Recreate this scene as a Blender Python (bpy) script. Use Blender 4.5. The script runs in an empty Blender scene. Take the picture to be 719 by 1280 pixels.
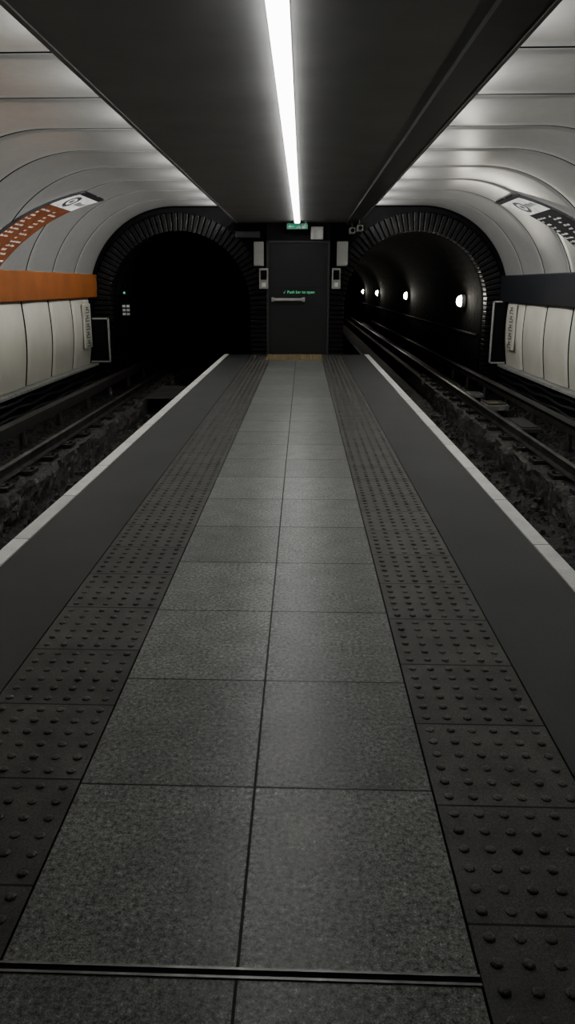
import bpy, math, random
from mathutils import Vector, Matrix
random.seed(4)
S = bpy.context.scene
COL = S.collection

# ------------------------------------------------------------ materials
def mat(name, col, rough=0.6, metal=0.0, nscale=8.0, namt=0.25, bump=0.0, bscale=40.0, emis=None, estr=0.0, spec=0.5, fine=0.0, fscale=200.0):
    m = bpy.data.materials.new(name); m.use_nodes = True
    nt = m.node_tree; N = nt.nodes; L = nt.links
    b = N['Principled BSDF']
    b.inputs['Roughness'].default_value = rough
    b.inputs['Metallic'].default_value = metal
    b.inputs['Specular IOR Level'].default_value = spec
    tc = N.new('ShaderNodeTexCoord')
    nz = N.new('ShaderNodeTexNoise'); nz.inputs['Scale'].default_value = nscale; nz.inputs['Detail'].default_value = 5
    L.new(tc.outputs['Object'], nz.inputs['Vector'])
    rp = N.new('ShaderNodeMapRange')
    rp.inputs['From Min'].default_value = 0.3; rp.inputs['From Max'].default_value = 0.7
    rp.inputs['To Min'].default_value = 1 - namt; rp.inputs['To Max'].default_value = 1 + namt
    L.new(nz.outputs['Fac'], rp.inputs['Value'])
    val = rp.outputs['Result']
    if fine > 0:
        n2 = N.new('ShaderNodeTexNoise'); n2.inputs['Scale'].default_value = fscale; n2.inputs['Detail'].default_value = 2
        L.new(tc.outputs['Object'], n2.inputs['Vector'])
        r2 = N.new('ShaderNodeMapRange')
        r2.inputs['From Min'].default_value = 0.35; r2.inputs['From Max'].default_value = 0.65
        r2.inputs['To Min'].default_value = 1 - fine; r2.inputs['To Max'].default_value = 1 + fine
        L.new(n2.outputs['Fac'], r2.inputs['Value'])
        mu = N.new('ShaderNodeMath'); mu.operation = 'MULTIPLY'
        L.new(val, mu.inputs[0]); L.new(r2.outputs['Result'], mu.inputs[1]); val = mu.outputs[0]
    sc = N.new('ShaderNodeVectorMath'); sc.operation = 'SCALE'
    sc.inputs[0].default_value = col
    L.new(val, sc.inputs['Scale'])
    L.new(sc.outputs['Vector'], b.inputs['Base Color'])
    if bump > 0:
        n3 = N.new('ShaderNodeTexNoise'); n3.inputs['Scale'].default_value = bscale; n3.inputs['Detail'].default_value = 6
        L.new(tc.outputs['Object'], n3.inputs['Vector'])
        bp = N.new('ShaderNodeBump'); bp.inputs['Strength'].default_value = bump; bp.inputs['Distance'].default_value = 0.02
        L.new(n3.outputs['Fac'], bp.inputs['Height']); L.new(bp.outputs['Normal'], b.inputs['Normal'])
    if emis:
        b.inputs['Emission Color'].default_value = (*emis, 1); b.inputs['Emission Strength'].default_value = estr
    return m

def tile_mat(name, col, pitch, off, grout=0.0035, centre=True, rough=0.42, fine=0.45, nam=0.3, fleck=0.45, bump=0.04, fs=110, pale=1.7):
    m = mat(name, col, rough=rough, nscale=7.0, namt=nam, bump=bump, bscale=300, fine=fine, fscale=260)
    nt = m.node_tree; N = nt.nodes; L = nt.links; b = N['Principled BSDF']
    src = b.inputs['Base Color'].links[0].from_socket
    tc = N.new('ShaderNodeTexCoord'); sp = N.new('ShaderNodeSeparateXYZ'); L.new(tc.outputs['Object'], sp.inputs[0])
    def M(op, a, c=None):
        n = N.new('ShaderNodeMath'); n.operation = op
        for i, v in enumerate((a, c)):
            if v is None: continue
            if isinstance(v, (int, float)): n.inputs[i].default_value = v
            else: L.new(v, n.inputs[i])
        return n.outputs[0]
    t = M('DIVIDE', M('SUBTRACT', sp.outputs['Y'], off), pitch)
    fr = M('FRACT', t)
    dist = M('MULTIPLY', M('MINIMUM', fr, M('SUBTRACT', 1.0, fr)), pitch)
    g = M('LESS_THAN', dist, grout)
    if centre:
        g = M('MAXIMUM', g, M('LESS_THAN', M('ABSOLUTE', sp.outputs['X']), grout))
    cell = M('ADD', M('FLOOR', t), M('MULTIPLY', M('GREATER_THAN', sp.outputs['X'], 0.0), 37.0))
    wn = N.new('ShaderNodeTexWhiteNoise'); wn.noise_dimensions = '1D'; L.new(cell, wn.inputs['W'])
    var = M('ADD', M('MULTIPLY', wn.outputs['Value'], 0.34), 0.82)
    vo = N.new('ShaderNodeTexNoise'); vo.inputs['Scale'].default_value = fs; vo.inputs['Detail'].default_value = 6; vo.inputs['Roughness'].default_value = 0.85
    L.new(tc.outputs['Object'], vo.inputs['Vector'])
    fl = N.new('ShaderNodeMapRange'); fl.inputs['From Min'].default_value = 0.40; fl.inputs['From Max'].default_value = 0.52
    fl.inputs['To Min'].default_value = fleck; fl.inputs['To Max'].default_value = 1.12
    L.new(vo.outputs['Fac'], fl.inputs['Value'])
    pg = N.new('ShaderNodeMapRange'); pg.inputs['From Min'].default_value = 0.57; pg.inputs['From Max'].default_value = 0.64
    pg.inputs['To Min'].default_value = 1.0; pg.inputs['To Max'].default_value = pale
    L.new(vo.outputs['Fac'], pg.inputs['Value'])
    var = M('MULTIPLY', M('MULTIPLY', var, fl.outputs['Result']), pg.outputs['Result'])
    f = M('MULTIPLY', var, M('SUBTRACT', 1.0, M('MULTIPLY', g, 0.94)))
    sc = N.new('ShaderNodeVectorMath'); sc.operation = 'SCALE'
    L.new(src, sc.inputs[0]); L.new(f, sc.inputs['Scale'])
    L.new(sc.outputs['Vector'], b.inputs['Base Color'])
    rr = M('ADD', rough, M('MULTIPLY', g, 0.4)); L.new(rr, b.inputs['Roughness'])
    return m

M_tile = tile_mat('grey_granite_tile', (0.205, 0.213, 0.198), 0.6, 1.226, nam=0.20, fleck=0.08, rough=0.34, pale=2.6, fs=72)
M_tacL = tile_mat('tactile_tile_a', (0.066, 0.065, 0.058), 0.4, 1.844, centre=False, rough=0.38, fine=0.5, nam=0.4)
M_tacR = tile_mat('tactile_tile_b', (0.066, 0.065, 0.058), 0.4, 1.767, centre=False, rough=0.38, fine=0.5, nam=0.4)
M_side = mat('dark_asphalt', (0.027, 0.028, 0.028), rough=0.6, nscale=1.5, namt=0.25, fine=0.4, fscale=200, bump=0.02, bscale=200)
M_white = tile_mat('white_edge_line', (0.85, 0.85, 0.82), 0.9, 0.35, grout=0.004, centre=False, rough=0.6, fine=0.04, nam=0.10, fleck=0.85, bump=0.02, pale=1.0)
M_steel = mat('steel_strip', (0.26, 0.26, 0.25), rough=0.4, metal=0.9, nscale=20, namt=0.3)
M_conc = mat('platform_concrete', (0.02, 0.02, 0.018), rough=0.9, bump=0.3)
M_kerb = mat('rough_kerb_concrete', (0.024, 0.021, 0.019), rough=0.6, nscale=2.0, namt=0.95, bump=1.0, bscale=22, fine=0.9, fscale=45, spec=0.4)
M_pit = mat('black_track_bed', (0.005, 0.0048, 0.0045), rough=0.6, nscale=4, namt=0.8, bump=1.0, bscale=20, spec=0.3)  # near-black trough floor and outer ledges, darker than the kerbs
M_stone = mat('sooty_stone', (0.012, 0.011, 0.010), rough=0.5, nscale=5, namt=0.8, bump=0.8, bscale=30, spec=0.4)
M_panel = mat('satin_metal_panel', (0.70, 0.70, 0.675), rough=0.30, metal=0.78, nscale=1.0, namt=0.07, fine=0.03, fscale=12)
M_lower = mat('cream_wall_panel', (0.50, 0.485, 0.42), rough=0.33, nscale=1.5, namt=0.12)
M_dark = mat('black_paint', (0.003, 0.003, 0.0035), rough=0.8, bump=0.1, spec=0.1)
M_black = mat('soot_black', (0.002, 0.002, 0.002), rough=0.9, bump=0.4, bscale=10, spec=0.05)
M_orange = mat('orange_enamel', (0.16, 0.046, 0.008), rough=0.75, nscale=2, namt=0.2, spec=0.15)
M_bband = mat('black_enamel_band', (0.006, 0.007, 0.009), rough=0.5, spec=0.2)
M_ceilL = mat('soffit_lit_tone', (0.27, 0.27, 0.27), rough=0.5, nscale=2, namt=0.12)
M_ceilR = mat('soffit_shaded_tone', (0.15, 0.149, 0.147), rough=0.5, nscale=2, namt=0.15)  # right half darker than left: uneven ceiling light put into the colours
M_ceilT = mat('soffit_tray', (0.02, 0.02, 0.02), rough=0.5)
M_light = mat('white_diffuser', (0.8, 0.8, 0.8), emis=(1.0, 1.0, 0.97), estr=13.0)
M_tube = mat('fluorescent_tube', (0.8, 0.8, 0.8), emis=(1.0, 0.99, 0.93), estr=5.0)
M_brick = mat('black_glazed_brick', (0.0035, 0.0035, 0.0035), rough=0.38, nscale=12, namt=0.5, bump=0.3, bscale=30, spec=0.18)
M_mort = mat('dark_mortar', (0.001, 0.001, 0.001), rough=0.9, spec=0.03)
M_tun = mat('tunnel_lining', (0.0045, 0.0042, 0.0038), rough=0.8, nscale=5, namt=0.8, bump=1.0, bscale=7, spec=0.05)
M_rail = mat('rail_steel', (0.06, 0.056, 0.052), rough=0.42, metal=0.8, nscale=5, namt=0.9)
M_railt = mat('dull_iron', (0.014, 0.012, 0.011), rough=0.6, metal=0.2, nscale=20, namt=0.4)
M_door = mat('dark_grey_door', (0.018, 0.019, 0.020), rough=0.5, nscale=3, namt=0.08, spec=0.3)
M_frame = mat('door_frame_paint', (0.006, 0.006, 0.007), rough=0.6, spec=0.2)
M_alu = mat('brushed_aluminium', (0.6, 0.6, 0.6), rough=0.35, metal=0.6)
M_box = mat('pale_grey_plastic', (0.36, 0.36, 0.34), rough=0.5, nscale=5, namt=0.08)
M_boxd = mat('mid_grey_plastic', (0.035, 0.035, 0.035), rough=0.5)
M_green = mat('exit_green', (0.02, 0.26, 0.15), emis=(0.05, 0.6, 0.35), estr=0.25)
M_gtext = mat('glow_green', (0.1, 0.6, 0.3), emis=(0.15, 0.9, 0.4), estr=0.5)
M_wtext = mat('white_lettering', (0.75, 0.75, 0.72), rough=0.5)
M_wsig = mat('white_sign_face', (0.80, 0.80, 0.78), rough=0.5)
M_osig = mat('orange_sign_face', (0.12, 0.032, 0.009), rough=0.7, spec=0.15)
M_ksig = mat('black_sign_face', (0.006, 0.006, 0.008), rough=0.6, spec=0.2)
M_dtext = mat('dark_lettering', (0.03, 0.03, 0.034), rough=0.5)
M_mat = mat('brown_tactile', (0.24, 0.18, 0.09), rough=0.7, nscale=20, namt=0.4)
M_lamp = mat('lamp_lens', (0.9, 0.9, 0.85), emis=(1.0, 0.95, 0.82), estr=50.0)
M_cable = mat('black_cable', (0.015, 0.015, 0.015), rough=0.35)
M_yel = mat('faded_yellow', (0.22, 0.17, 0.05), rough=0.6)
M_pale = mat('pale_concrete', (0.20, 0.20, 0.19), rough=0.7, nscale=10, namt=0.3, bump=0.3)

# ------------------------------------------------------------ mesh builder
class MB:
    def __init__(s): s.v = []; s.f = []; s.m = []
    def face(s, pts, mi=0):
        n = len(s.v); s.v += [tuple(p) for p in pts]; s.f.append(tuple(range(n, n + len(pts)))); s.m.append(mi)
    def box(s, x0, x1, y0, y1, z0, z1, mi=0):
        n = len(s.v)
        s.v += [(x0,y0,z0),(x1,y0,z0),(x1,y1,z0),(x0,y1,z0),(x0,y0,z1),(x1,y0,z1),(x1,y1,z1),(x0,y1,z1)]
        for q in ((0,3,2,1),(4,5,6,7),(0,1,5,4),(1,2,6,5),(2,3,7,6),(3,0,4,7)):
            s.f.append(tuple(n + i for i in q)); s.m.append(mi)
        return s
    def grid(s, rows, mi=0, closed=False, rowmi=None, colmi=None):
        n = len(s.v); W = len(rows[0])
        for r in rows: s.v += [tuple(p) for p in r]
        for i in range(len(rows) - 1):
            for j in range(W if closed else W - 1):
                j2 = (j + 1) % W
                s.f.append((n+i*W+j, n+i*W+j2, n+(i+1)*W+j2, n+(i+1)*W+j)); s.m.append(rowmi[i] if rowmi else (colmi[j] if colmi else mi))
    def prism(s, prof, y0, y1, mi=0):
        n = len(s.v); K = len(prof)
        s.v += [(x, y0, z) for x, z in prof] + [(x, y1, z) for x, z in prof]
        for i in range(K):
            j = (i + 1) % K
            s.f.append((n+i, n+j, n+K+j, n+K+i)); s.m.append(mi)
        s.f.append(tuple(n + i for i in reversed(range(K)))); s.m.append(mi)
        s.f.append(tuple(n + K + i for i in range(K))); s.m.append(mi)
        return s
    def cyl(s, p0, p1, r0, r1=None, seg=12, mi=0):
        r1 = r0 if r1 is None else r1
        p0 = Vector(p0); p1 = Vector(p1); d = (p1 - p0).normalized()
        a = d.orthogonal().normalized(); b = d.cross(a); n = len(s.v)
        for p, r in ((p0, r0), (p1, r1)):
            for i in range(seg):
                t = 2 * math.pi * i / seg
                s.v.append(tuple(p + a * (math.cos(t) * r) + b * (math.sin(t) * r)))
        for i in range(seg):
            j = (i + 1) % seg
            s.f.append((n+i, n+j, n+seg+j, n+seg+i)); s.m.append(mi)
        s.f.append(tuple(n + i for i in reversed(range(seg)))); s.m.append(mi)
        s.f.append(tuple(n + seg + i for i in range(seg))); s.m.append(mi)
        return s
    def build(s, name, mats, base=(0,0,0), parent=None, bevel=0, smooth=False, fix=True, **props):
        me = bpy.data.meshes.new(name)
        bx, by, bz = base
        me.from_pydata([(x-bx, y-by, z-bz) for x, y, z in s.v], [], s.f)
        for m in (mats if isinstance(mats, (list, tuple)) else [mats]): me.materials.append(m)
        me.polygons.foreach_set('material_index', s.m)
        if smooth: me.polygons.foreach_set('use_smooth', [True] * len(s.f))
        me.update()
        if fix:
            import bmesh
            bm = bmesh.new(); bm.from_mesh(me); bmesh.ops.recalc_face_normals(bm, faces=bm.faces); bm.to_mesh(me); bm.free()
        o = bpy.data.objects.new(name, me); COL.objects.link(o)
        if parent is None: o.location = base
        else: o.parent = parent
        if bevel:
            bv = o.modifiers.new('bevel', 'BEVEL'); bv.width = bevel; bv.segments = 2; bv.limit_method = 'ANGLE'
        for k, v in props.items(): o[k] = v
        return o

def empty(name, base, **props):
    o = bpy.data.objects.new(name, None); o.location = base; o.empty_display_size = 0.1; COL.objects.link(o)
    for k, v in props.items(): o[k] = v
    return o

def text_polys(s, size):
    cu = bpy.data.curves.new('t', 'FONT'); cu.body = s; cu.size = size; cu.align_x = 'CENTER'; cu.align_y = 'CENTER'; cu.resolution_u = 3
    ob = bpy.data.objects.new('t', cu); COL.objects.link(ob)
    bpy.context.view_layer.update()
    me = bpy.data.meshes.new_from_object(ob.evaluated_get(bpy.context.evaluated_depsgraph_get()))
    out = [[tuple(me.vertices[i].co[:2]) for i in p.vertices] for p in me.polygons]
    bpy.data.objects.remove(ob); bpy.data.curves.remove(cu); bpy.data.meshes.remove(me)
    return out

ST = dict(kind='structure')
Y0, YE = -1.5, 15.8
CEIL = 2.5
XC, ZV, RV = 2.33, 1.05, 1.72      # vault circle
ZA, RO, RI = 0.95, 1.74, 1.40      # portal

# ------------------------------------------------------------ platform
b = MB()
b.box(-0.487, 0.487, Y0, YE, -0.03, 0.0, 0)
for s in (-1, 1):
    x0, x1 = sorted((s*0.903, s*1.365)); b.box(x0, x1, Y0, YE, -0.03, 0.0, 1)
    x0, x1 = sorted((s*1.37, s*1.455)); b.box(x0, x1, Y0, YE, -0.05, 0.004, 2)
b.box(-1.44, 1.44, Y0, YE, -0.12, -0.031, 3)
b.box(-1.25, 1.25, Y0, YE, -0.95, -0.12, 3)
b.build('floor', [M_tile, M_side, M_white, M_conc], **ST)

def blisters(s, m, off, name):
    b = MB(); x0, x1 = sorted((s*0.493, s*0.897))
    b.box(x0, x1, Y0, YE, -0.03, 0.0)
    n0 = int((Y0 - off) / 0.4); y = off + n0 * 0.4
    seg = 10
    while y < YE - 0.39:
        for j in range(6):
            for i in range(6):
                cx = x0 + 0.202 + (i - 2.5) * 0.0655; cy = y + 0.2 + (j - 2.5) * 0.0655
                n = len(b.v); w = random.uniform(.55, 1.2)
                rings = ((0.0140, 0.0), (0.0120, 0.0042*w), (0.0080, 0.0060*w))
                for r, z in rings:
                    for k in range(seg):
                        t = 2*math.pi*k/seg; b.v.append((cx + r*math.cos(t), cy + r*math.sin(t), z))
                b.v.append((cx, cy, 0.0066*w))
                for k in range(seg):
                    k2 = (k+1) % seg
                    for g in range(2):
                        b.f.append((n+g*seg+k, n+g*seg+k2, n+(g+1)*seg+k2, n+(g+1)*seg+k)); b.m.append(0)
                    b.f.append((n+2*seg+k, n+2*seg+k2, n+3*seg)); b.m.append(0)
        y += 0.4
    return b.build(name, m, fix=False, label='dark grey tactile paving strip with raised round blisters', category='tactile paving', group='blister paving strips along the platform', kind='structure')
blisters(-1, M_tacL, 1.844, 'tactile_paving')
blisters(1, M_tacR, 1.767, 'tactile_paving')

b = MB(); b.box(-1.34, 0.49, 1.210, 1.216, 0.0005, 0.003); b.box(-1.34, 0.49, 1.230, 1.236, 0.0005, 0.003); b.box(-1.34, 0.49, 1.216, 1.230, 0.0005, 0.001, 1)
b.build('trim_1', [M_steel, M_dark], **ST)

b = MB(); b.box(-0.58, 0.50, 14.55, 15.72, 0.0005, 0.010)
for i in range(17):
    for j in range(18):
        b.cyl((-0.55+i*0.064, 14.59+j*0.064, 0.010), (-0.55+i*0.064, 14.59+j*0.064, 0.015), 0.014, 0.010, seg=6)
b.build('floor_mat', M_mat, base=(-0.04, 15.1, 0), label='brown studded mat in front of the exit door', category='floor mat')

# ------------------------------------------------------------ ceiling
b = MB()
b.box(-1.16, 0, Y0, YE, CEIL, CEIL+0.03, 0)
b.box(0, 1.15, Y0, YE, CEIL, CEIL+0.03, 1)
b.box(-1.19, -1.16, Y0, YE, CEIL-0.01, CEIL+0.05, 0)
b.box(0.93, 1.15, Y0, YE, CEIL-0.035, CEIL, 2)
b.box(1.15, 1.17, Y0, YE, CEIL-0.045, CEIL+0.05, 1)
b.box(-0.9, 0.9, Y0, 16.0, 3.0, 3.1, 2)
b.build('ceiling', [M_ceilL, M_ceilR, M_ceilT], **ST)

LS = 2.85
base = (0, 9.0, CEIL)
e = empty('strip_light', base, label='long continuous white fluorescent strip along the ceiling', category='ceiling light')
bb = MB(); bb.box(-0.051, 0.051, LS, 15.3, CEIL-0.012, CEIL-.001)
bb.box(-0.051, 0.051, 15.3, 15.32, CEIL-0.05, CEIL-.001); bb.box(-0.051, 0.051, LS-.02, LS, CEIL-0.05, CEIL-.001)
bb.build('housing', M_box, base=base, parent=e)
bb = MB(); bb.prism([(-0.049, CEIL-0.012), (-0.049, CEIL-0.032), (-0.036, CEIL-0.046), (0.036, CEIL-0.046), (0.049, CEIL-0.032), (0.049, CEIL-0.012)], LS, 15.3)
bb.build('diffuser', M_light, base=base, parent=e)

# ------------------------------------------------------------ side walls
PY = [11.8 + 1.25*i for i in range(-11, 4)] + [15.83]
def vprof(n=40):
    pts = [(0.80, 2.77, 0, 1), (1.2, 2.77, 0, 1), (1.6, 2.77, 0, 1), (2.0, 2.77, 0, 1)]
    a0, a1 = 90, 15.5
    for i in range(n + 1):
        a = math.radians(a0 + (a1 - a0) * i / n)
        pts.append((XC + RV*math.cos(a), ZV + RV*math.sin(a), math.cos(a), math.sin(a)))
    return pts
def lprof():
    pts = []
    for i in range(11):
        t = i / 10; z = 1.12 - 1.27*t; bul = 0.05*math.sin(math.pi*t)
        pts.append((4.07 - bul + 0.04*t, z, 1, 0))
    return pts
for s, nm in ((-1, 'wall_left'), (1, 'wall_right')):
    b = MB()
    for (prof, mi, dep, g0, ew, pil) in ((vprof(), 0, 0.008, 0.028, 0.034, 0.010), (lprof(), 1, 0.03, 0.040, 0.11, 0.02)):
        for k in range(len(PY) - 1):
            Lp = PY[k+1] - PY[k]
            rr = [0, g0, (g0+ew)/2, ew] + ([.16, .25, .4, .52] if Lp > 1 else [])
            rr = rr + [Lp/2] + [Lp - t for t in reversed(rr)]
            rows = []; rmi = []
            for q, t in enumerate(rr):
                d = min(t, Lp - t)
                o = dep if d < g0*.99 else dep * .8 * max(0, 1 - (d-g0)/(ew-g0))**1.7
                o += pil*abs((t-Lp/2)/(Lp/2))**2
                rows.append([(s*(x + nx*o), PY[k] + t, z + nz*o) for x, z, nx, nz in prof])
                rmi.append(2 if (q == 0 or q == len(rr)-2 or Lp < 1) else mi)
            b.grid(rows, mi, rowmi=rmi)
    x0, x1 = sorted((s*4.2, s*4.35))
    b.box(x0, x1, Y0, 16.0, -1.0, 3.1, 2)
    x0, x1 = sorted((s*0.9, s*4.35)); b.box(x0, x1, Y0, 16.0, 3.0, 3.1, 2)
    o = b.build(nm, [M_panel, M_lower, M_black], fix=False, **ST)
    o.data.polygons.foreach_set('use_smooth', [m < 2 for m in b.m])
    z1, z0 = (1.55, 1.11) if s < 0 else (1.52, 1.03)
    b = MB()
    b.prism([(s*3.985, z1), (s*3.972, z1-.015), (s*3.985, z0+.015), (s*4.0, z0), (s*4.19, z0), (s*4.19, z1)], Y0, 15.82)
    b.build('trim_2' if s < 0 else 'trim_3', M_orange if s < 0 else M_bband, **ST)
    b = MB(); x0, x1 = sorted((s*3.99, s*4.18)); b.box(x0, x1, Y0, 15.6, -0.20, -0.16, 0)
    x0, x1 = sorted((s*4.12, s*4.19)); b.box(x0, x1, Y0, 15.8, -0.9, -0.21, 1)
    b.build('baseboard_left' if s < 0 else 'baseboard_right', [M_pale, M_dark], **ST)
    for k in range(3):
        b = MB(); rows = []
        for i in range(60):
            y = Y0 + 0.1 + (15.7 - Y0) * i / 59; sag = 0.018*math.sin(i*1.3 + k*2)
            rows.append([(s*(4.07 + 0.022*math.cos(t)), y, -0.30 - 0.11*k + sag + 0.022*math.sin(t)) for t in [2*math.pi*q/8 for q in range(8)]])
        b.grid(rows, closed=True)
        b.build('cable', M_cable, base=(s*4.07, 8, -0.3-0.11*k), smooth=True, label='thick black cable running along the trackside wall', category='cable', group='trackside cables')

tube_src = {}
for s in (-1, 1):
    for k in range(len(PY) - 2):
        yc = PY[k] + 0.625
        if yc < 1.5: continue
        base = (s*1.07, yc, CEIL+0.03)
        e = empty('cove_light', base, label='fluorescent tube batten on top of the ceiling edge', category='light', group='cove lights above the soffit')
        if not tube_src:
            a = MB().box(-0.03, 0.03, -0.55, 0.55, 0, 0.04).build('batten', M_box, parent=e, bevel=0.004)
            c = MB().cyl((0, -0.5, 0.06), (0, 0.5, 0.06), 0.013).build('tube', M_tube, parent=e, smooth=True)
            tube_src = dict(a=a, c=c)
        else:
            for q in tube_src.values():
                d = q.copy(); d.parent = e; COL.objects.link(d)
        ld = bpy.data.lights.new('cove', 'AREA'); ld.shape = 'RECTANGLE'; ld.size = 0.45; ld.size_y = 0.05
        ld.energy = 31 * min(1.0, 0.40 + max(0, yc-3)*0.075); ld.color = (1.0, 0.995, 0.965)
        lo = bpy.data.objects.new('cove_lamp', ld); COL.objects.link(lo)
        lo.location = (s*1.11, yc, 2.605)
        d = Vector((s*1.0, 0, 0.30)).normalized()
        z = -d; xax = Vector((0, 1, 0)); yax = z.cross(xax)
        lo.rotation_euler = Matrix((xax, yax, z)).transposed().to_euler()

# ------------------------------------------------------------ end wall with portals
b = MB(); YW = 15.85
for s in (-1, 1):
    n = 40
    for i in range(n):
        a = math.pi*i/n; c = math.pi*(i+1)/n
        p = lambda t: (s*XC + RO*math.cos(t), ZA + RO*math.sin(t))
        (xa, za), (xb, zb) = p(a), p(c)
        b.face([(xa, YW, za), (xb, YW, zb), (xb, YW, 3.1), (xa, YW, 3.1)])
    xo0, xo1 = sorted((s*(XC+RO), s*4.35)); b.face([(xo0, YW, -1), (xo1, YW, -1), (xo1, YW, 3.1), (xo0, YW, 3.1)])
b.face([(-(XC-RO), YW, -1), (XC-RO, YW, -1), (XC-RO, YW, 3.1), (-(XC-RO), YW, 3.1)])
b.build('wall_end', M_dark, **ST)

def horseshoe(r, n=36, zb=-0.95):
    pts = [(-r, zb)]
    for k in range(1, 6): pts.append((-r, zb + (ZA - zb)*k/6))
    for i in range(n+1):
        a = math.pi - math.pi*i/n; pts.append((r*math.cos(a), ZA + r*math.sin(a)))
    for k in range(5, 0, -1): pts.append((r, zb + (ZA - zb)*k/6))
    pts.append((r, zb)); return pts

for s, idx in ((-1, 4), (1, 5)):
    b = MB(); cx = s*XC
    pi_, po = horseshoe(RI+0.01), horseshoe(RO)
    b.grid([[(cx+x, YW-0.02, z) for x, z in po], [(cx+x, YW-0.02, z) for x, z in pi_], [(cx+x, YW+0.4, z) for x, z in pi_]], 1)
    def brick(p, a, r0, r1, w, y0):
        dx, dz = math.cos(a), math.sin(a); tx, tz = -dz, dx
        pts = []
        for y in (y0, YW+0.2):
            for (r, t) in ((r0, -w*r0/r1), (r1, -w), (r1, w), (r0, w*r0/r1)):
                pts.append((p[0] + dx*r + tx*t, y, p[1] + dz*r + tz*t))
        n = len(b.v); b.v += pts
        for q in ((0,1,2,3),(7,6,5,4),(0,4,5,1),(1,5,6,2),(2,6,7,3),(3,7,4,0)):
            b.f.append(tuple(n+i for i in q)); b.m.append(0)
    nb = 48
    for i in range(nb):
        a = math.pi*(i+0.5)/nb
        brick((cx, ZA), a, RI, RO-0.005, math.pi*RO/nb/2 - 0.012, YW-0.06 - random.random()*0.03)
    for k in range(21):
        z = ZA - 0.045 - k*0.09
        for sg in (0, math.pi):
            dx = math.cos(sg); x0, x1 = sorted((cx+dx*RI, cx+dx*(RO-.005)))
            b.box(x0, x1, YW-0.06-random.random()*0.03, YW+0.2, z-0.035, z+0.035, 0)
    b.build('trim_%d' % idx, [M_brick, M_mort], bevel=0.010, **ST)
    b = MB(); rows = []
    y = YW + 0.2
    while y < 63:
        rows.append([(cx+x, y, z) for x, z in horseshoe(RI+0.04, 24)]); y += 2.0
    b.grid(rows)
    b.face([(cx-2, y-2, -1), (cx+2, y-2, -1), (cx+2, y-2, 3), (cx-2, y-2, 3)])
    b.build('wall_tunnel_left' if s < 0 else 'wall_tunnel_right', M_tun, fix=False, **ST)

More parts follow.
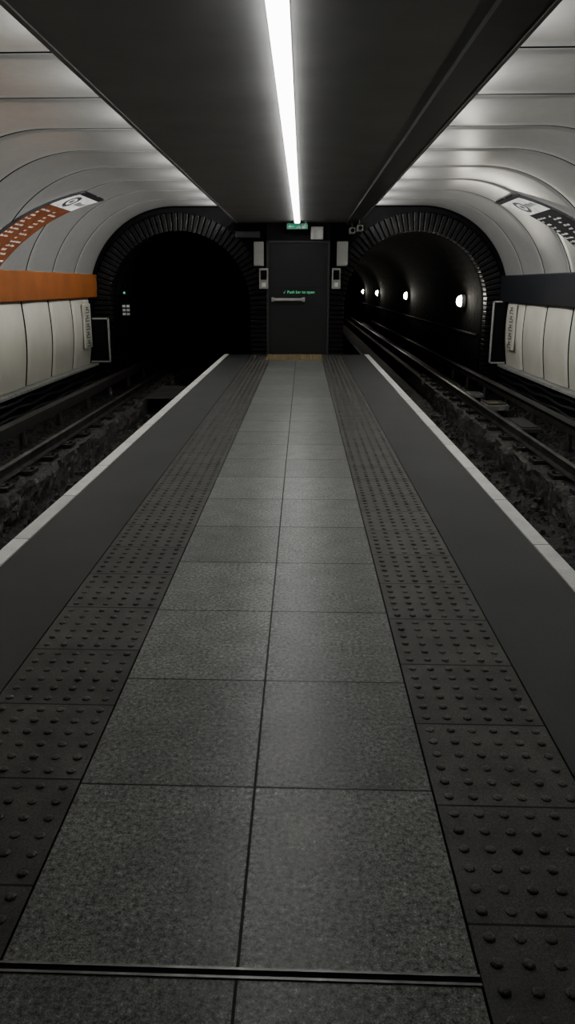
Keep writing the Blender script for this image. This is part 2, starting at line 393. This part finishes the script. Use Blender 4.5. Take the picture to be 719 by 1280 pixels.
# ------------------------------------------------------------ tracks
for s in (-1, 1):
    cx = s*XC
    b = MB()
    pr = [(-1.10, -0.9), (-1.10, -0.72), (-0.88, -0.72), (-0.84, -0.62), (-0.38, -0.62), (-0.34, -0.86), (0.34, -0.86), (0.38, -0.62), (0.90, -0.62), (0.94, -0.72), (1.78, -0.72), (1.78, -0.9)]
    mk = [1, 1, 0, 0, 0, 1, 0, 0, 0, 1, 1]
    if s < 0: pr = [(-x, z) for x, z in pr]
    ys = [Y0 + 0.07*i for i in range(int((17-Y0)/0.07))] + [17.0 + i*1.5 for i in range(30)]
    rows = []
    lum = {}
    for yi, y in enumerate(ys):
        row = []; cm = []
        if yi % 6 == 0: lum = {i: random.uniform(-.06, .03) for i in range(len(pr))}
        for i in range(len(pr)-1):
            (xa, za), (xb, zb) = pr[i], pr[i+1]; seg = max(1, int(math.hypot(xb-xa, zb-za)/0.045))
            for q in range(seg):
                t = q/seg; amp = 0.020 if y < 17 else 0
                jx = lum[i]*(1 if i in (4, 6, 8) else 0) if amp else 0
                row.append((cx + xa+(xb-xa)*t + random.uniform(-amp, amp)*0.8 + jx*(1 if xa > 0 else -1), y, za+(zb-za)*t + random.uniform(-amp, amp*.5)))
                cm.append(mk[i])
        row.append((cx + pr[-1][0], y, pr[-1][1])); rows.append(row)
    b.grid(rows, colmi=cm)
    b.build('floor_track_left' if s < 0 else 'floor_track_right', [M_kerb, M_pit], fix=False, **ST)
    b = MB()
    for i in range(500):
        r = random.uniform(.012, .045); x = cx + s*random.uniform(-.3,.3); y = random.uniform(2.5, 13.4)
        if s < 0 and 11.3 < y < 11.8: continue
        z = -.86 + r*.4
        n = len(b.v); rot = random.uniform(0, 6.28)
        for k in range(5):
            t = rot + k*1.2566; rr = r*random.uniform(.7,1.3); b.v.append((x+rr*math.cos(t), y+rr*math.sin(t)*1.2, z-r*.6))
        for k in range(5):
            t = rot + .4 + k*1.2566; rr = r*random.uniform(.4,.9); b.v.append((x+rr*math.cos(t), y+rr*math.sin(t), z+r*random.uniform(.3,.8)))
        for k in range(5):
            k2 = (k+1) % 5; b.f.append((n+k, n+k2, n+5+k2, n+5+k)); b.m.append(0)
        b.f.append(tuple(n+5+k for k in range(5))); b.m.append(0)
    b.build('ballast_stones', M_stone, base=(cx, 9, -.86), label='broken sooty stones and rubble in the track bed', category='stones', kind='stuff')
    for g in (-0.61, 0.61):
        x = cx + g; zb = -0.575
        pr = [(x-.055,zb),(x-.055,zb+.012),(x-.01,zb+.025),(x-.01,zb+.085),(x-.03,zb+.095),(x-.03,zb+.12),(x+.03,zb+.12),(x+.03,zb+.095),(x+.01,zb+.085),(x+.01,zb+.025),(x+.055,zb+.012),(x+.055,zb)]
        MB().prism(pr, Y0, 61).build('rail', M_rail, base=(x, 8, zb), bevel=0.003, label='worn steel running rail on concrete kerb', category='rail', group='running rails')
    x = s*3.60; e = empty('conductor_rail', (x, 8, -0.66), label='raised conductor rail with insulating cover beside the track', category='rail', group='conductor rails')
    B = (x, 8, -0.66)
    MB().prism([(x-.03,-.50),(x-.03,-.42),(x+.03,-.42),(x+.03,-.50)], Y0, 40).build('bar', M_rail, base=B, parent=e, bevel=.004)
    MB().prism([(x-.06,-.375),(x-.06,-.36),(x+.075,-.36),(x+.075,-.50),(x+.062,-.50),(x+.062,-.375)], Y0, 40).build('cover', M_railt, base=B, parent=e)
    src = None
    for i in range(12):
        y = 2 + i*1.6
        if src is None:
            q = MB(); q.cyl((x, y, -.72), (x, y, -.60), .05, .05); q.cyl((x, y, -.60), (x, y, -.50), .04, .03)
            src = q.build('insulator', M_boxd, base=B, parent=e)
        else:
            d = src.copy(); d.location = (0, i*1.6, 0); COL.objects.link(d)
src = None
for s in (-1, 1):
    for g in (-0.61, 0.61):
        for i in range(21):
            x = s*XC + g; y = 3.0 + i*0.72
            if src is None:
                q = MB(); q.box(-.17, .17, -.11, .11, -.05, 0); q.box(-.12, -.066, -.05, .05, 0, .01); q.box(.066, .12, -.05, .05, 0, .01)
                q.cyl((-.14, 0, 0), (-.14, 0, .03), .018); q.cyl((.14, 0, 0), (.14, 0, .03), .018)
                o = q.build('rail_chair', M_railt, bevel=.006, label='rusty iron rail chair bolted to the kerb', category='rail fastening', group='rail chairs')
                src = o
            else:
                o = src.copy(); COL.objects.link(o)
            o.location = (x, y, -0.577)

def simple(name, mats, base, boxes, label, cat, bevel=0.006, **kw):
    q = MB()
    for bx in boxes: q.box(*bx)
    return q.build(name, mats, base=base, bevel=bevel, label=label, category=cat, **kw)
simple('cable_trough', [M_pale, M_railt, M_yel], (3.32, 12.9, -0.72), [(3.14,3.5,12.6,13.1,-.62,-.54,0),(3.16,3.46,12.65,13.05,-.54,-.52,1),(3.22,3.36,12.7,12.8,-.52,-.51,2),(3.2,3.24,12.62,13.0,-.72,-.62,1),(3.42,3.46,12.62,13.0,-.72,-.62,1)], 'pale concrete cable trough with yellow mark beside the rail', 'cable trough')
simple('cable_trough', [M_boxd, M_railt], (3.3, 11.2, -0.72), [(3.14,3.44,10.6,11.5,-.62,-.56,0),(3.17,3.41,10.65,11.45,-.56,-.545,1),(3.2,3.24,10.7,11.4,-.72,-.62,1),(3.36,3.4,10.7,11.4,-.72,-.62,1)], 'long grey cable trough lying beside the rail', 'cable trough')
simple('cable_trough', [M_pale, M_railt], (3.3, 14.3, -0.72), [(3.16,3.42,14.1,14.5,-.62,-.56,0),(3.2,3.38,14.15,14.45,-.56,-.55,1),(3.2,3.24,14.15,14.45,-.72,-.62,1),(3.34,3.38,14.15,14.45,-.72,-.62,1)], 'short pale cable trough beside the rail', 'cable trough')
simple('marker_block', [M_yel, M_railt], (-2.3, 11.56, -0.86), [(-2.38,-2.22,11.5,11.62,-.86,-.72,0),(-2.36,-2.24,11.52,11.60,-.72,-.70,1)], 'small faded yellow marker block between the rails', 'marker block')
simple('cover_plate', [M_boxd, M_railt], (-2.33, 14.6, -0.60), [(-2.66,-2.0,13.6,15.3,-.60,-.575,0)]+[(-2.64,-2.02,13.7+.2*i,13.73+.2*i,-.575,-.565,1) for i in range(8)], 'grey ribbed steel cover plate between the rails', 'cover plate')

# ------------------------------------------------------------ end door
B = (0.02, 15.8, 0)
q = MB(); q.box(-.60,-.56,15.76,15.84,0,2.17); q.box(.60,.64,15.76,15.84,0,2.17); q.box(-.60,.64,15.76,15.84,2.13,2.17)
d = empty('door_1', B, kind='structure')
q.build('frame', M_boxd, base=B, parent=d, bevel=.005)
q = MB(); q.box(-.56,.60,15.79,15.84,0.01,2.13)
q.box(-.50,.54,15.785,15.79,0.06,.95); q.box(-.50,.54,15.785,15.79,1.3,2.06)
q.build('leaf', M_door, base=B, parent=d, bevel=.004)
q = MB(); q.box(-.49,.14,15.70,15.735,1.045,1.095); q.box(-.50,-.45,15.70,15.79,1.03,1.11); q.box(.10,.16,15.70,15.79,1.03,1.11)
q.build('push_bar', M_alu, base=B, parent=d, bevel=.006, label='pale metal push bar')
q = MB()
for p in text_polys('Push bar to open', 0.078): q.face([(x+0.08, 15.783, z+1.21) for x, z in p])
q.face([(-.27,15.783,1.21),(-.25,15.783,1.185),(-.22,15.783,1.245),(-.25,15.783,1.20)])
q.build('lettering', M_gtext, base=B, parent=d, fix=False)
MB().box(-.60,.64,15.80,15.85,2.17,CEIL).build('trim_6', M_frame, **ST)

B = (0.02, 15.5, CEIL); e = empty('exit_sign', B, label='green illuminated exit sign hanging from the ceiling', category='exit sign')
MB().box(-.20,.20,15.47,15.52,2.36,2.465).build('case', M_box, base=B, parent=e, bevel=.004)
MB().box(-.17,-.15,15.49,15.50,2.46,2.50).build('hanger', M_box, base=B, parent=e)
MB().box(.15,.17,15.49,15.50,2.46,2.50).build('hanger', M_box, base=B, parent=e)
MB().box(-.19,.19,15.465,15.47,2.366,2.459).build('sign_face', M_green, base=B, parent=e)
q = MB()
y = 15.463
def Z(z): return 2.37 + (z-2.36)*.85
def F(pts): q.face([(x, yy, Z(zz)) for x, yy, zz in pts])
F([(-.02,y,2.36),(.0,y,2.36),(.03,y,2.40),(.02,y,2.42)]); F([(.02,y,2.42),(.05,y,2.36),(.065,y,2.37),(.04,y,2.425)])
F([(.0,y,2.40),(.04,y,2.435),(.035,y,2.445),(-.01,y,2.415)]); F([(.045+.012*math.cos(t*math.pi/4), y, 2.447+.010*math.sin(t*math.pi/4)) for t in range(8)])
F([(.09,y,2.36),(.15,y,2.36),(.15,y,2.45),(.09,y,2.45)])
F([(-.17,y,2.405),(-.13,y,2.44),(-.13,y,2.37)]); F([(-.13,y,2.415),(-.06,y,2.415),(-.06,y,2.395),(-.13,y,2.395)])
q.build('pictogram', M_wtext, base=B, parent=e, fix=False)

def wallbox(x0,x1,z0,z1,dep,label,cat,name,detail=0, m=None, y1=15.80):
    B = ((x0+x1)/2, y1, z0); e = empty(name, B, label=label, category=cat)
    MB().box(x0,x1,y1-dep,y1,z0,z1).build('housing', m or M_box, base=B, parent=e, bevel=.012)
    q = MB()
    if detail == 0:
        q.box(x0+.03,x1-.03,y1-dep-.006,y1-dep,z0+.03,z1-.03); q.build('cover', m or M_box, base=B, parent=e, bevel=.003)
    elif detail == 1:
        q.box(x0+.03,x1-.03,y1-dep-.02,y1-dep,z0+(z1-z0)*.45,z1-.04); q.build('handset', M_dark, base=B, parent=e, bevel=.01)
        q = MB(); q.box(x0+.05,x1-.05,y1-dep-.006,y1-dep,z0+.04,z0+.12); q.build('label_plate', M_wsig, base=B, parent=e)
    else:
        q.box(x0+.02,x1-.02,y1-dep-.008,y1-dep,z0+.02,z1-.02)
        q.build('grille', m or M_box, base=B, parent=e, bevel=.004)
wallbox(-.84,-.65,1.70,2.15,.12,'pale grey wall speaker box beside the door','speaker','wall_speaker',2, y1=15.77)
wallbox(-.74,-.56,1.27,1.66,.10,'pale emergency telephone box with dark handset','telephone box','telephone_box',1, y1=15.77)
wallbox(.77,.98,1.70,2.15,.12,'pale grey wall speaker box beside the door','speaker','wall_speaker',2, y1=15.77)
wallbox(.68,.85,1.27,1.66,.10,'pale emergency telephone box with dark handset','telephone box','telephone_box',1, y1=15.77)
wallbox(.26,.50,2.19,2.42,.12,'white emergency light box above the door','emergency light','emergency_light',0, m=M_wtext, y1=15.80)
wallbox(-1.2,-.72,2.22,2.34,.10,'dark grey junction box above the portal','junction box','junction_box',0, m=M_boxd)
for (x, y) in ((1.02, 15.2), (1.12, 14.6)):
    B = (x, y, CEIL-.036); e = empty('security_camera', B, label='small grey security camera on a ceiling bracket', category='security camera', group='security cameras')
    MB().cyl((x, y, CEIL-.036), (x, y, CEIL-.14), .015).build('bracket', M_boxd, base=B, parent=e)
    MB().box(x-.05,x+.05,y-.16,y+.12,CEIL-.24,CEIL-.14).build('housing', M_box, base=B, parent=e, bevel=.01)
    MB().cyl((x, y-.16, CEIL-.19), (x, y-.19, CEIL-.19), .035).build('lens', M_dark, base=B, parent=e)

# ------------------------------------------------------------ curved line signs
def shr(s): return 0.043 if s < 0 else 0.048
def P(s, a, y, off):
    yy = y + shr(s)*(a - 60)
    a = math.radians(a); r = RV - off
    return (s*(XC + r*math.cos(a)), yy, ZV + r*math.sin(a))
def arcpatch(q, s, a0, a1, y0, y1, off, mi=0, n=None):
    n = n or max(1, int(abs(a1-a0)/2))
    q.grid([[P(s, a0+(a1-a0)*i/n, y0, off), P(s, a0+(a1-a0)*i/n, y1, off)] for i in range(n+1)], mi)
for s, mm, cl in ((-1, M_osig, 'orange'), (1, M_ksig, 'black')):
    ya, yb = (11.4, 12.45) if s < 0 else (11.7, 12.75)
    B = P(s, 40, (ya+yb)/2, 0); e = empty('line_sign', B, label='curved %s and white station list sign on the vault panels' % cl, category='sign')
    q = MB(); n = 26
    rows = []
    A1 = 67 if s < 0 else 63.5
    for i in range(n+1):
        a = 18 + (A1-18)*i/n
        rows.append([P(s,a,ya,-.0), P(s,a,ya,.03), P(s,a,yb,.03), P(s,a,yb,-.0)])
    q.grid(rows, closed=True); q.build('backing', M_ksig, base=B, parent=e)
    H0, H1 = (53, 64.5) if s < 0 else (49, 61)
    q = MB(); arcpatch(q, s, 18.5, H0-.4, ya+.02, yb-.02, .033); q.build('station_panel', mm, base=B, parent=e, fix=False)
    q = MB(); arcpatch(q, s, H0, H1, ya+.02, yb-.02, .033); q.build('header_panel', M_wsig, base=B, parent=e, fix=False)
    q = MB(); random.seed(11)
    for c in range(2):
        for r in range(13):
            a = H0 - 4 - r*2.1
            y = ya + .06 + c*.51 if s < 0 else yb - .06 - c*.51
            left = .43
            for w in range(random.choice((1,2,2))):
                for l in range(random.randint(3,7)):
                    if left < .05: break
                    h = random.choice((.6,.8,1.0)); y2 = y + .017*(-s)
                    arcpatch(q, s, a, a+h, min(y,y2), max(y,y2), .036, n=1); y += .025*(-s); left -= .025
                y += .025*(-s); left -= .025
    arcpatch(q, s, 20.5, 21.2, ya+.08, yb-.08, .036)
    q.build('lettering', M_wtext, base=B, parent=e, fix=False)
    q = MB(); yc = ya+.36 if s < 0 else yb-.42; k = 24; ac = (H0+H1)/2
    def R(rr, t):
        da = math.degrees(rr*math.sin(t)/RV)
        return P(s, ac+da, yc + 1.3*rr*math.cos(t) - shr(s)*da*.5, .036)
    for i in range(k):
        t0, t1 = 2*math.pi*i/k, 2*math.pi*(i+1)/k
        q.face([R(.085,t0), R(.135,t0), R(.135,t1), R(.085,t1)])
        q.face([R(.0,t0), R(.04,t0), R(.04,t1)])
    for l in range(5):
        y = yc + (-s)*(.26+.07*l); arcpatch(q, s, ac-1.5, ac-1.5+random.choice((1.8,2.4,2.8)), min(y,y+.04), max(y,y+.04), .036, n=1)
    q.build('roundel', M_dtext, base=B, parent=e, fix=False)

for s, yy in ((-1, 15.02), (1, 14.88)):
    x = s*4.0; B = (x, yy, .3); e = empty('wall_sign', B, label='upright column of dark characters on the cream wall panel', category='sign', group='narrow wall signs')
    x0, x1 = sorted((s*4.0, s*4.03)); MB().box(x0,x1,yy-.24,yy+.24,.18,1.0).build('board', M_lower, base=B, parent=e, bevel=.004)
    q = MB(); xf = s*3.997
    for r in range(5):
        z = .21 + r*.155
        def bar(y0,y1,z0,z1): q.face([(xf,yy+y0,z+z0),(xf,yy+y1,z+z0),(xf,yy+y1,z+z1),(xf,yy+y0,z+z1)])
        bar(-.13,.13,.0,.018); bar(-.13,-.08,.018,.06) if r % 2 else bar(.08,.13,.018,.06)
        bar(-.11,.11,.052,.07); bar(-.03,.03,.07,.11); bar(-.10,.10,.10,.115)
    q.build('symbols', M_dtext, base=B, parent=e, fix=False)
for s, x0, x1, z0, z1 in ((-1, -4.16, -3.74, -.15, .72), (1, 3.82, 4.16, -.15, 1.05)):
    B = ((x0+x1)/2, 15.62, z0); e = empty('end_screen', B, label='dark screen with pale metal frame at the panel end', category='screen')
    q = MB(); y0, y1 = 15.6, 15.64
    q.box(x0,x1,y0,y1,z0,z0+.03); q.box(x0,x1,y0,y1,z1-.03,z1)
    xi = x1-.03 if s < 0 else x0; q.box(xi,xi+.03,y0,y1,z0,z1); xi = x0 if s < 0 else x1-.03; q.box(xi,xi+.03,y0,y1,z0,z1)
    q.build('frame', M_box, base=B, parent=e, bevel=.003)
    MB().box(x0+.03,x1-.03,15.61,15.63,z0+.03,z1-.03).build('panel', M_dark, base=B, parent=e)

# ------------------------------------------------------------ tunnel items
TL = [18.0, 27.4, 38.0, 47.0]
for i, y in enumerate(TL):
    x = XC + RI - 0.05; z = 1.0; B = (x, y, z)
    e = empty('tunnel_lamp', B, label='bright round bulkhead lamp on the tunnel wall', category='lamp', group='tunnel lamps')
    q = MB(); q.cyl((x+.06, y, z), (x-.02, y, z), .14, .14, 16); q.build('base', M_box, base=B, parent=e)
    q = MB(); rows = []
    for k2 in range(6):
        a = math.pi/2*k2/5.0; rows.append([(x-.02-.10*math.sin(a), y+max(.001,.10*math.cos(a))*math.cos(t), z+max(.001,.12*math.cos(a))*math.sin(t)) for t in [2*math.pi*k/14 for k in range(14)]])
    q.grid(rows, closed=True); q.build('lens', M_lamp, base=B, parent=e, smooth=True)
    ld = bpy.data.lights.new('tl', 'POINT'); ld.energy = 10 if i == 0 else 7; ld.shadow_soft_size = 0.05; ld.color = (1, .94, .80)
    lo = bpy.data.objects.new('tunnel_light', ld); COL.objects.link(lo); lo.location = (x-.12, y-.10, z+.02)
for (dz, r) in ((0.35, .04),):
    dx = math.sqrt(max(0, (RI-.08)**2 - max(0, dz-ZA)**2))
    MB().cyl((XC+dx, 16.1, dz), (XC+dx, 58, dz), r).build('pipe', M_dark, base=(XC+dx, 20, dz), smooth=False, label='dark pipe clipped to the tunnel wall', category='pipe')
x = -XC-RI+.10; y = 16.6
B = (x, y, .8); e = empty('tunnel_marker', B, label='small white marker plates on the tunnel wall', category='sign')
MB().box(x-.06,x+.13,y,y+.02,.72,.98).build('board', M_dark, base=B, parent=e)
q = MB()
for i in range(2):
    for j in range(3): q.box(x-.045+.085*i, x+.02+.085*i, y-.006, y, .735+.08*j, .785+.08*j)
q.build('plates', M_wtext, base=B, parent=e)
B = (x, y, 1.2); e = empty('signal_light', B, label='tiny green signal lamp on the tunnel wall', category='signal')
MB().box(x-.04,x+.06,y,y+.08,1.14,1.24).build('housing', M_dark, base=B, parent=e, bevel=.005)
MB().cyl((x+.01,y-.012,1.19),(x+.01,y,1.19),.022).build('lens', M_gtext, base=B, parent=e)

# ------------------------------------------------------------ world + camera
w = bpy.data.worlds.new('World'); S.world = w; w.use_nodes = True
w.node_tree.nodes['Background'].inputs['Color'].default_value = (0.6, 0.62, 0.65, 1)
w.node_tree.nodes['Background'].inputs['Strength'].default_value = 0.002

cd = bpy.data.cameras.new('Camera'); cd.sensor_width = 36; cd.lens = 27.0; cd.shift_x = 15.5/1280; cd.clip_end = 200; cd.clip_start = 0.05
co = bpy.data.objects.new('Camera', cd); COL.objects.link(co)
co.location = (0.12, 0, 1.336)
co.rotation_euler = (math.radians(90 - 16.43), 0, math.radians(2.0))
S.camera = co
